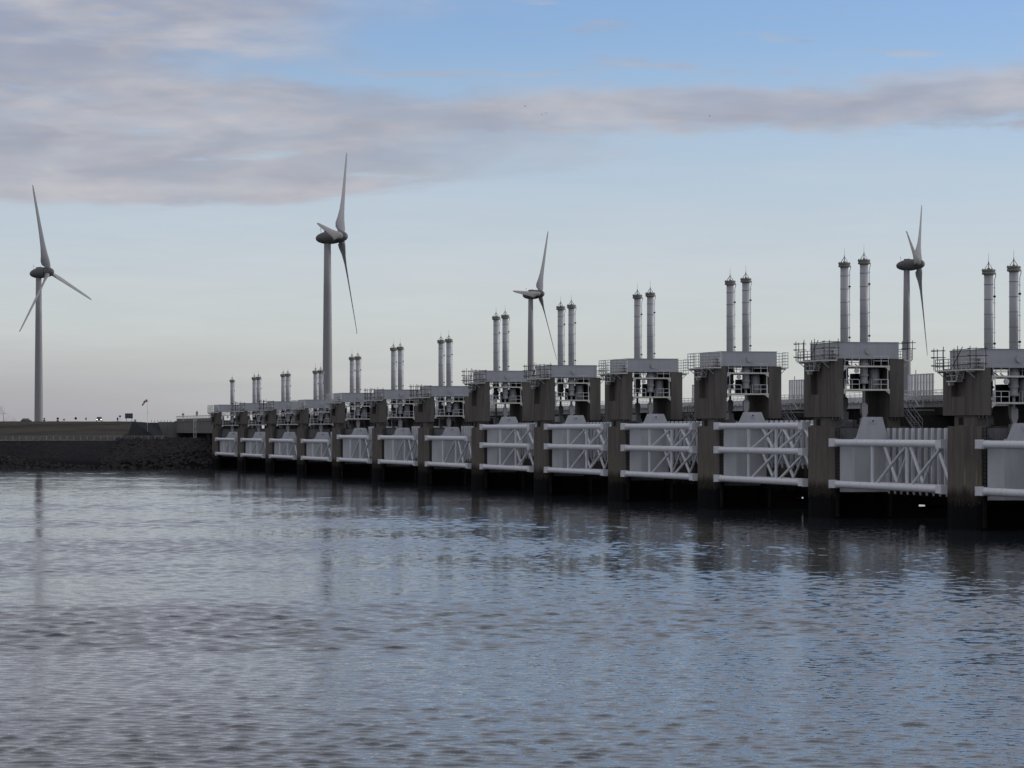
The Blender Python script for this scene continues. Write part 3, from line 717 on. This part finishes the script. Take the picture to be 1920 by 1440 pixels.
# abutment with its approach span
ab = thing('abutment', W(-633, 3, 7), ROT, 'grey concrete bridge abutment with approach beam at the end of the dike', 'abutment')
MBa = MB(); MBa.box(-1, 87.0, -1, 11, 2.35, 5.6); MBa.build('approach_beam', M['concrete_mid'], ab)
MBa = MB(); MBa.box(-1.2, 87.2, -1.15, 11.1, 5.6, 5.85); MBa.build('coping', M['concrete_mid'], ab)
p1 = px(296, 791, 944); p2 = px(308, 822, 944); p3 = px(332.5, 822, 944); p4 = px(332.5, 791, 944)
inv = lambda p: (Vector(p) - W(-633, 3, 7)).to_tuple()
def to_local(p):
    q = Vector(p) - W(-633, 3, 7); return (q.dot(UV), q.dot(VV), q.z)
MBa = MB(); pts = [to_local(p + Vector((0, dyy, 0))) for dyy in (0, 14) for p in (p1, p2, p3, p4)]
MBa.v += pts
for f in ((0, 1, 2, 3), (4, 5, 6, 7), (0, 1, 5, 4), (1, 2, 6, 5), (2, 3, 7, 6), (3, 0, 4, 7)): MBa.quad(*f)
MBa.build('wing_wall', M['concrete_mid'], ab)
MBa = MB(); MBa.box(2, 84, -.9, -.75, 5.85, 6.5); MBa.build('parapet', M['concrete_mid'], ab)
MBa = MB(); MBa.box(1, 85, -.95, -.7, 7.15, 7.3); [MBa.box(k, k + .14, -.9, -.76, 5.85, 7.2) for k in range(2, 85, 3)]; MBa.build('hand_rail', M['rail'], ab)
MBa = MB(); MBa.box(60, 64, 0, 8, -6, 2.35); MBa.box(-.5, 4, -.5, 10, -5, 2.35); MBa.build('support_wall', M['concrete_dark'], ab)
q = px(365.5, 822, 890); lc = thing('lattice_column', (q.x, q.y, 6.6), 0, 'slim pale lattice column standing on the stones before the abutment', 'column')
MBa = MB()
for a in (-.32, .32):
    for b in (-.32, .32): MBa.tube((a, b, 0), (a, b, 7.1), .07, n=6)
MBa.build('post', M['rail'], lc)
MBa = MB()
for k in range(9):
    z = .4 + .75 * k
    for a in (-.32, .32): MBa.tube((-.32, a, z), (.32, a, z + (.7 if k % 2 else 0)), .035, n=5); MBa.tube((a, -.32, z), (a, .32, z), .035, n=5)
MBa.build('lattice', M['rail'], lc)
q = px(343, 830, 886); st = MB(); stone(st, (0, 0, 0), 2.1, random.Random(4)); o = st.build('boulder', M['stone']); o.location = (q.x, q.y, 6.7); o.scale = (1, .8, .75)
tag(o, 'large pale brown boulder on the bank before the abutment', 'boulder')

# ------------------------------------------------------------------ fence on the dike path
fn = thing('path_fence', (-200, 888.3, 7.4), 0, 'low grey metal fence along the path on the dike', 'fence')
def gx(x, dep): return (x - 960) / F * dep
k = 0
X = gx(303, 888)
while X > -150:
    part('post', 0, lambda m: m.box(-.07, .07, -.05, .05, 0, 1.12), M['fence'], fn).location = (X + 200, 0, 0); X -= 1.88
MBf = MB(); x1 = gx(309, 888) + 200
for z, r in ((1.1, .065), (.75, .025), (.45, .025)): MBf.tube((50, 0, z), (x1, 0, z), r, n=6)
MBf.build('rail', M['fence'], fn)
MBf = MB(); MBf.box(50, x1, -.2, .1, -.1, .16); MBf.build('kerb', M['path'], fn)

# ------------------------------------------------------------------ things on the crest of the dike
CY = 947.0
def crest(x, y=None, dep=CY): return Vector((gx(x, dep), dep, ground_h(gx(x, dep), dep)))
def hpx(y, dep=CY): return H - (y - YH) / F * dep
def sign(name, x, ytop, dia, mt, label, plate=False, cat='sign'):
    b = crest(x); zt = hpx(ytop) - b.z
    o = thing(name, b, 0, label, cat, 'road signs on the crest of the dike')
    zt = max(zt, .9)
    MB().tube((0, .05, -.3), (0, .05, zt - .05), .05, n=6).build('post', M['rail'], o)
    MB().tube((0, -.03, zt - dia / 2), (0, .03, zt - dia / 2), dia / 2, n=18).build('disc', M[mt], o)
    if plate: MB().box(-.34, .34, -.03, .02, zt - dia - .45, zt - dia - .1).build('plate', M['sign_dark'], o)
    return o
sign('road_sign', 83, 783.6, .55, 'sign_dark', 'small dark round road sign with plate beside the wind turbine tower', True)
sign('road_sign', 108.3, 782.6, .72, 'sign_dark', 'dark round road sign with a plate below it on the crest', True)
o = sign('road_sign', 120, 785.3, .62, 'sign_red', 'small red-rimmed white round road sign low on the crest')
MB().tube((0, -.05, max(hpx(785.3) - crest(120).z, .9) - .31), (0, -.032, max(hpx(785.3) - crest(120).z, .9) - .31), .2, n=16).build('face', M['sign_white'], o)
sign('road_sign', 142, 782.0, .76, 'sign_dark', 'large dark round road sign alone on a thin post')
o = sign('road_sign', 225, 778.5, .66, 'sign_blue', 'pale blue round road sign beside the walking person')
b = crest(160.5); o = thing('arrow_sign', b, 0, 'narrow dark arrow-shaped sign panel on the crest', 'sign', 'road signs on the crest of the dike')
zt = hpx(782) - b.z
MB().tube((.2, 0, -.3), (.2, 0, zt), .05, n=6).build('post', M['rail'], o)
MB().prism([(-.28, zt - .55), (.3, zt - .05), (.3, zt - .95)], 'y', -.04, .02).build('arrow', M['sign_dark'], o)
# information board
b = crest(241.8); o = thing('information_board', b, 0, 'large blue-grey board on two posts on the crest of the dike', 'board')
z0, z1 = hpx(784.6) - b.z, hpx(775) - b.z
for x in (-.75, .85): MB().box(x - .09, x + .09, -.05, .13, -.3, z0 + .1).build('post', M['sign_white'], o)
MB().box(-1.16, 1.16, -.12, -.05, z0, z1).build('board', M['panel_line'], o)
for a in range(4):
    for c in range(3):
        w = (2.32 - .12) / 4; h = (z1 - z0 - .1) / 3
        MB().box(-1.12 + a * w, -1.12 + a * w + w - .05, -.15, -.12, z0 + .05 + c * h, z0 + .05 + c * h + h - .05).build('panel', M['panel_blue'], o)
# windsock
b = crest(276.4); o = thing('windsock', b, 0, 'red and white windsock drooping from a thin pole on the crest', 'windsock')
zt = hpx(750) - b.z
MB().tube((0, 0, -.3), (0, 0, zt), .06, .04, n=8).build('pole', M['rail'], o)
MB().tube((-.45, 0, hpx(773) - b.z), (.45, 0, hpx(773) - b.z), .04, n=6).tube((.0, 0, zt - .3), (.6, 0, zt - .3), .03, n=6).build('crossbar', M['rail'], o)
pts = [(-.05, .1, .42), (-.38, .05, .38), (-.72, -.12, .33), (-1.0, -.5, .29), (-1.25, -.95, .25), (-1.5, -1.4, .22)]
for k, ((xa, za, ra), (xb, zb, rb)) in enumerate(zip(pts, pts[1:])):
    MB().tube((xa, 0, zt - .25 + za), (xb, 0, zt - .25 + zb), ra, rb, n=12, caps=(k == 4)).build('sock_band', M['sign_red'] if k % 2 == 0 else M['sign_white'], o)
# street lamp at the far left
b = crest(6.5); o = thing('street_lamp', b, 0, 'small street lamp with a short arm at the end of the crest', 'street lamp')
zt = hpx(775.5) - b.z
MB().tube((0, 0, -.3), (0, 0, zt), .07, .05, n=8).build('post', M['scaff'], o)
MB().tube((-.1, 0, zt - .05), (.35, 0, zt + .05), .05, n=6).box(.2, .62, -.1, .1, zt - .02, zt + .1).build('lamp_head', M['scaff'], o)
# small kerb posts and a cabinet
k = 0
for x in range(284, 326, 6):
    b = Vector((gx(x, 946), 946, 12.55)); o = MB().box(-.06, .06, -.06, .06, 0, .55).build('marker_post', M['sign_dark']); o.location = b
    tag(o, 'thin low dark post in the row along the abutment edge', 'post', 'row of low posts by the abutment')
b = crest(253.5); o = thing('utility_cabinet', b, 0, 'small grey utility cabinet between the board and the windsock', 'cabinet')
MB().box(-.3, .3, -.2, .2, -.1, .55).build('housing', M['fence'], o); MB().box(-.34, .34, -.24, .24, .55, .62).build('lid', M['fence'], o)
# navigation marks on the approach span
for x, yt, tri in ((343.2, 768, False), (369.3, 770.5, True)):
    dep = 912.0; b = Vector((gx(x, dep), dep, 12.6))
    o = thing('navigation_mark', b, 0, 'navigation mark with a disc and ' + ('a triangle above it' if tri else 'a tall thin mast') + ', over the abutment', 'sign')
    zt = hpx(yt, dep) - b.z
    MB().tube((0, 0, 0), (0, 0, zt), .05, .03, n=6).build('mast', M['rail'], o)
    zd = hpx(777.2, dep) - b.z
    MB().tube((0, -.08, zd), (0, -.02, zd), .37, n=18).build('disc', M['fence'], o)
    if tri: MB().prism([(-.38, zd + .35), (.38, zd + .35), (0, zd + 1.15)], 'y', -.08, -.02).build('triangle', M['scaff'], o)
    else: MB().box(-.36, .36, -.1, -.02, zd - .62, zd - .5).build('bar', M['fence'], o)

# ------------------------------------------------------------------ cars
def car(loc, rz, label, paint_m, lights):
    o = thing('parked_car' if not lights else 'car', loc, rz, label, 'car')
    L, Wd = 4.3, .88
    prof = [(-2.15, .35), (-2.15, .8), (-1.95, .92), (-1.0, .98), (1.15, .98), (1.95, .86), (2.15, .7), (2.15, .35)]
    m = MB(); m.prism(prof, 'y', -Wd, Wd); m.build('body', paint_m, o)
    roof = [(-1.75, .95), (-1.2, 1.42), (.35, 1.45), (1.2, .95)]
    b = MB(); n = len(roof)
    b.v += [(x, -Wd + .06 if z < 1 else -Wd + .2, z) for x, z in roof] + [(x, Wd - .06 if z < 1 else Wd - .2, z) for x, z in roof]
    b.f += [tuple(range(n)), tuple(range(2 * n - 1, n - 1, -1))]; b.sm += [False, False]
    for k in range(n): b.quad(k, (k + 1) % n, n + (k + 1) % n, n + k)
    b.build('cabin', M['glass'], o)
    MB().box(-1.2, .36, -Wd + .2, Wd - .2, 1.43, 1.49).build('roof', paint_m, o)
    for x in (-1.35, 1.35):
        for y in (-Wd + .1, Wd - .1):
            w = MB().tube((x, y - .1, .32), (x, y + .1, .32), .32, n=16).build('wheel', M['tyre'], o)
            MB().tube((x, y - .11, .32), (x, y + .11, .32), .18, n=12).build('rim', M['rail'], w)
    for y in (-.6, .6):
        MB().tube((2.13, y, .66), (2.19, y, .66), .14, n=14).build('headlight', M['lamp'] if lights else M['glass'], o)
    return o
b = crest(186.2, dep=975); car((b.x, 975, b.z - .05), R(-84), 'grey car with its headlights on, on the dike road', M['car_grey'], True)
b = crest(49, dep=990); car((b.x, 990, b.z - .45), R(-55), 'dark car without lights on the dike road beside the turbine tower', M['car_black'], False)

# ------------------------------------------------------------------ a person walking on the crest (one skinned body)
def person(loc, rz, label):
    V = [(0, 0, .92), (0, 0, 1.12), (0, .01, 1.36), (0, .0, 1.5), (0, .03, 1.64), (0, .02, 1.74),
         (.1, 0, .88), (.12, .1, .5), (.12, -.02, .08), (.12, .13, .04), (-.1, 0, .88), (-.12, -.05, .5), (-.12, -.22, .09), (-.12, -.08, .04),
         (.2, 0, 1.38), (.25, -.08, 1.1), (.24, .05, .86), (-.2, 0, 1.38), (-.25, .06, 1.1), (-.24, .2, .88)]
    Ed = [(0, 1), (1, 2), (2, 3), (3, 4), (4, 5), (0, 6), (6, 7), (7, 8), (8, 9), (0, 10), (10, 11), (11, 12), (12, 13), (2, 14), (14, 15), (15, 16), (2, 17), (17, 18), (18, 19)]
    Rd = [.16, .15, .17, .06, .095, .09, .1, .07, .05, .045, .1, .07, .05, .045, .08, .055, .045, .08, .055, .045]
    me = bpy.data.meshes.new('person'); me.from_pydata(V, Ed, []); o = obj('person', me); o.location = loc; o.rotation_euler = (0, 0, rz)
    md = o.modifiers.new('skin', 'SKIN'); sv = me.skin_vertices[0].data
    for k, r in enumerate(Rd): sv[k].radius = (r, r * .85)
    sv[0].use_root = True
    o.modifiers.new('sub', 'SUBSURF').levels = 2
    me.materials.append(M['cloth']); return tag(o, label, 'person')
b = crest(220.6); person((b.x, b.y, b.z - .35), R(160), 'person in dark clothes walking on the crest beside the blue sign')

# ------------------------------------------------------------------ wind turbines
def blade_mesh():
    m = MB(); RR = 41.0
    sec = [(1.6, 2.3, 2.2, 62, .5), (2.6, 2.7, 1.9, 60, .48), (3.8, 4.0, 1.5, 54, .36), (5.5, 4.3, 1.15, 44, .32), (8, 3.7, .85, 33, .31), (12, 3.0, .62, 24, .3), (18, 2.4, .5, 19, .3),
           (25, 1.95, .42, 16, .3), (32, 1.55, .34, 14, .3), (38, 1.15, .28, 13, .3), (40.2, .75, .22, 12, .3), (40.8, .5, .2, 12, .3)]
    n = 14
    for k, (r, c, th, tw, le) in enumerate(sec):
        a = R(tw); off = 0 if k < len(sec) - 1 else -.28
        for j in range(n):
            q = 2 * math.pi * j / n; x = (.5 + .5 * math.cos(q)); yy = math.sin(q) * th / 2 * (1 if k < 2 else (.35 + 1.0 * (x if k < 3 else math.sqrt(max(x, .02)))) * .85)
            cx_ = (x - 1 + le) * c                # along the chord: nose at +le*c, tail at -(1-le)*c
            # local frame: x = rotor axis (towards the wind), y = tangential, z = span
            m.v.append((cx_ * math.sin(a) + yy * math.cos(a) + off, cx_ * math.cos(a) - yy * math.sin(a), r))
    for k in range(len(sec) - 1):
        for j in range(n): m.quad(k * n + j, k * n + (j + 1) % n, (k + 1) * n + (j + 1) % n, (k + 1) * n + j, sm=True)
    m.f.append(tuple((len(sec) - 1) * n + j for j in range(n))); m.sm.append(False)
    m.f.append(tuple(reversed(range(n)))); m.sm.append(False)
    return m.mesh('blade', M['blade'])
BL = blade_mesh()
def turbine(xpix, dep, hubw, psi, beta, label):
    X = gx(xpix, dep); az = math.atan2(X, dep)
    base = Vector((X, dep, 4.2)); tb = -az                       # local frame: x = image right, y = away from the viewer
    o = thing('wind_turbine', base, tb, label, 'wind turbine', 'wind turbines behind the barrier')
    hz = hubw - 4.2
    m = MB(); m.lathe([(2.15, -1), (2.0, 8), (1.75, hz * .45), (1.5, hz * .75), (1.3, hz - 2.2)], n=28); m.build('tower', M['turb'], o)
    for k in (.28, .56, .8):
        rr_ = 2.06 - .95 * k + .12
        MB().lathe([(rr_ - .1, hz * k), (rr_, hz * k), (rr_, hz * k + .12), (rr_ - .1, hz * k + .12)], n=24).build('flange', M['turb'], o)
    yaw = -psi                                                   # hub turned a little towards the viewer
    nac = MB(); prof = [(.15, -4.6), (.8, -4.35), (1.45, -3.6), (2.0, -2.3), (2.4, -.7), (2.55, .9), (2.5, 2.4), (2.38, 3.6), (2.2, 3.62)]
    nac.lathe(prof, n=24, axis='x'); nc = nac.build('nacelle', M['nacelle'], o); nc.location = (0, 0, hz); nc.rotation_euler = (0, R(-4), R(yaw))
    a = MB(); a.tube((-2.4, 0, 2.2), (-2.4, 0, 4.0), .06, n=5); a.tube((-2.75, 0, 3.5), (-2.1, 0, 3.5), .05, n=5); a.box(-1.0, 1.6, -.4, .4, 2.3, 2.75); w = a.build('weather_mast', M['scaff'], nc)
    hub = MB(); hub.lathe([(2.1, 3.7), (2.3, 3.75), (2.25, 4.8), (2.0, 6.0), (1.5, 7.1), (.8, 7.75), (.1, 7.95)], n=24, axis='x'); hb = hub.build('hub', M['nacelle'], o)
    hb.location = (0, 0, hz); hb.rotation_euler = (0, R(-4), R(yaw))
    ax = Vector((math.cos(R(yaw)) * math.cos(R(4)), math.sin(R(yaw)) * math.cos(R(4)), math.sin(R(4))))
    c = Vector((0, 0, hz)) + ax * 5.3
    up = (Vector((0, 0, 1)) - ax * ax.z).normalized(); t = up.cross(ax)      # t: image right / away when beta grows
    if t.y < 0: t = -t
    for bdeg in beta:
        z = (up * math.cos(R(bdeg)) + t * math.sin(R(bdeg))).normalized(); y = z.cross(ax)
        bo = obj('blade', BL, o)
        mt = mathutils.Matrix((ax, y, z)).transposed().to_4x4(); mt.translation = c; bo.matrix_local = mt
    return o
turbine(72.5, 1476, 82.6, 30, (-13.6, 106.4, 226.4), 'wind turbine with spread blades rising behind the grass dike')
turbine(614, 1218, 83.4, 12, (33.5, 153.5, 273.5), 'largest-looking wind turbine, between the dike and the middle piers')
turbine(995, 1732, 83.4, 20, (30, 150, 270), 'wind turbine rising between the eighth and tenth piers from the dike')
turbine(1700, 1394, 82.0, 6.5, (47.1, 167.1, 287.1), 'wind turbine with nearly edge-on rotor beside the twelfth pier from the dike')

# ------------------------------------------------------------------ birds
for k, (x, y) in enumerate(((984.8, 198.8), (1015.2, 215.2), (1024, 212), (1331, 217.5))):
    dep = 1200.0; p = px(x, y, dep)
    m = MB(); m.lathe([(.02, -.32), (.09, -.15), (.11, .05), (.06, .24), (.02, .34)], n=8, axis='x')
    for s in (-1, 1): m.v += [(.12, s * .05, .03), (-.12, s * .05, .03), (-.1, s * .42, .16), (.06, s * .42, .16), (-.12, s * .78, .06)]; b = len(m.v) - 5; m.quad(b, b + 1, b + 2, b + 3); m.f.append((b + 3, b + 2, b + 4)); m.sm.append(False)
    o = m.build('bird', M['bird']); o.location = p; o.rotation_euler = (0, 0, R(30 + 40 * k))
    tag(o, 'tiny dark bird flying before the long cloud band', 'bird', 'birds in the sky')

# ------------------------------------------------------------------ far steam plume low on the horizon
def steam():
    m = bpy.data.materials.new('steam'); m.use_nodes = True; t = m.node_tree; t.nodes.clear(); n = NG(t)
    v = n.new('ShaderNodeVolumePrincipled'); v.inputs['Color'].default_value = (.95, .88, .86, 1); v.inputs['Anisotropy'].default_value = .3
    pos = n.new('ShaderNodeNewGeometry').outputs['Position']
    n.put(v.inputs['Density'], n.m('MULTIPLY', n.ss(.38, .6, n.noise(pos, .16, 4, .6)[0]), .16))
    n.put(n.new('ShaderNodeOutputMaterial').inputs['Volume'], v.outputs[0])
    return m
mb = MB()
for x, y, rp in ((2, 768, 6), (6, 774, 5), (12, 778, 4.2), (17, 783, 4.5), (23, 785, 4.5), (27, 788, 3.5), (9, 786, 4)):
    dep = 2600.0; c = px(x, y, dep); rr_ = rp * dep / F * 1.3
    mb.lathe([(rr_ * math.sin(math.pi * max(j, .02) / 8), -rr_ * math.cos(math.pi * max(j, .02) / 8)) for j in range(8)] + [(rr_ * .02, rr_)], (c.x, c.y, c.z), 12)
o = mb.build('steam_plume', steam()); tag(o, 'faint pinkish plume of steam low on the horizon beyond the dike', 'steam', kind='stuff')
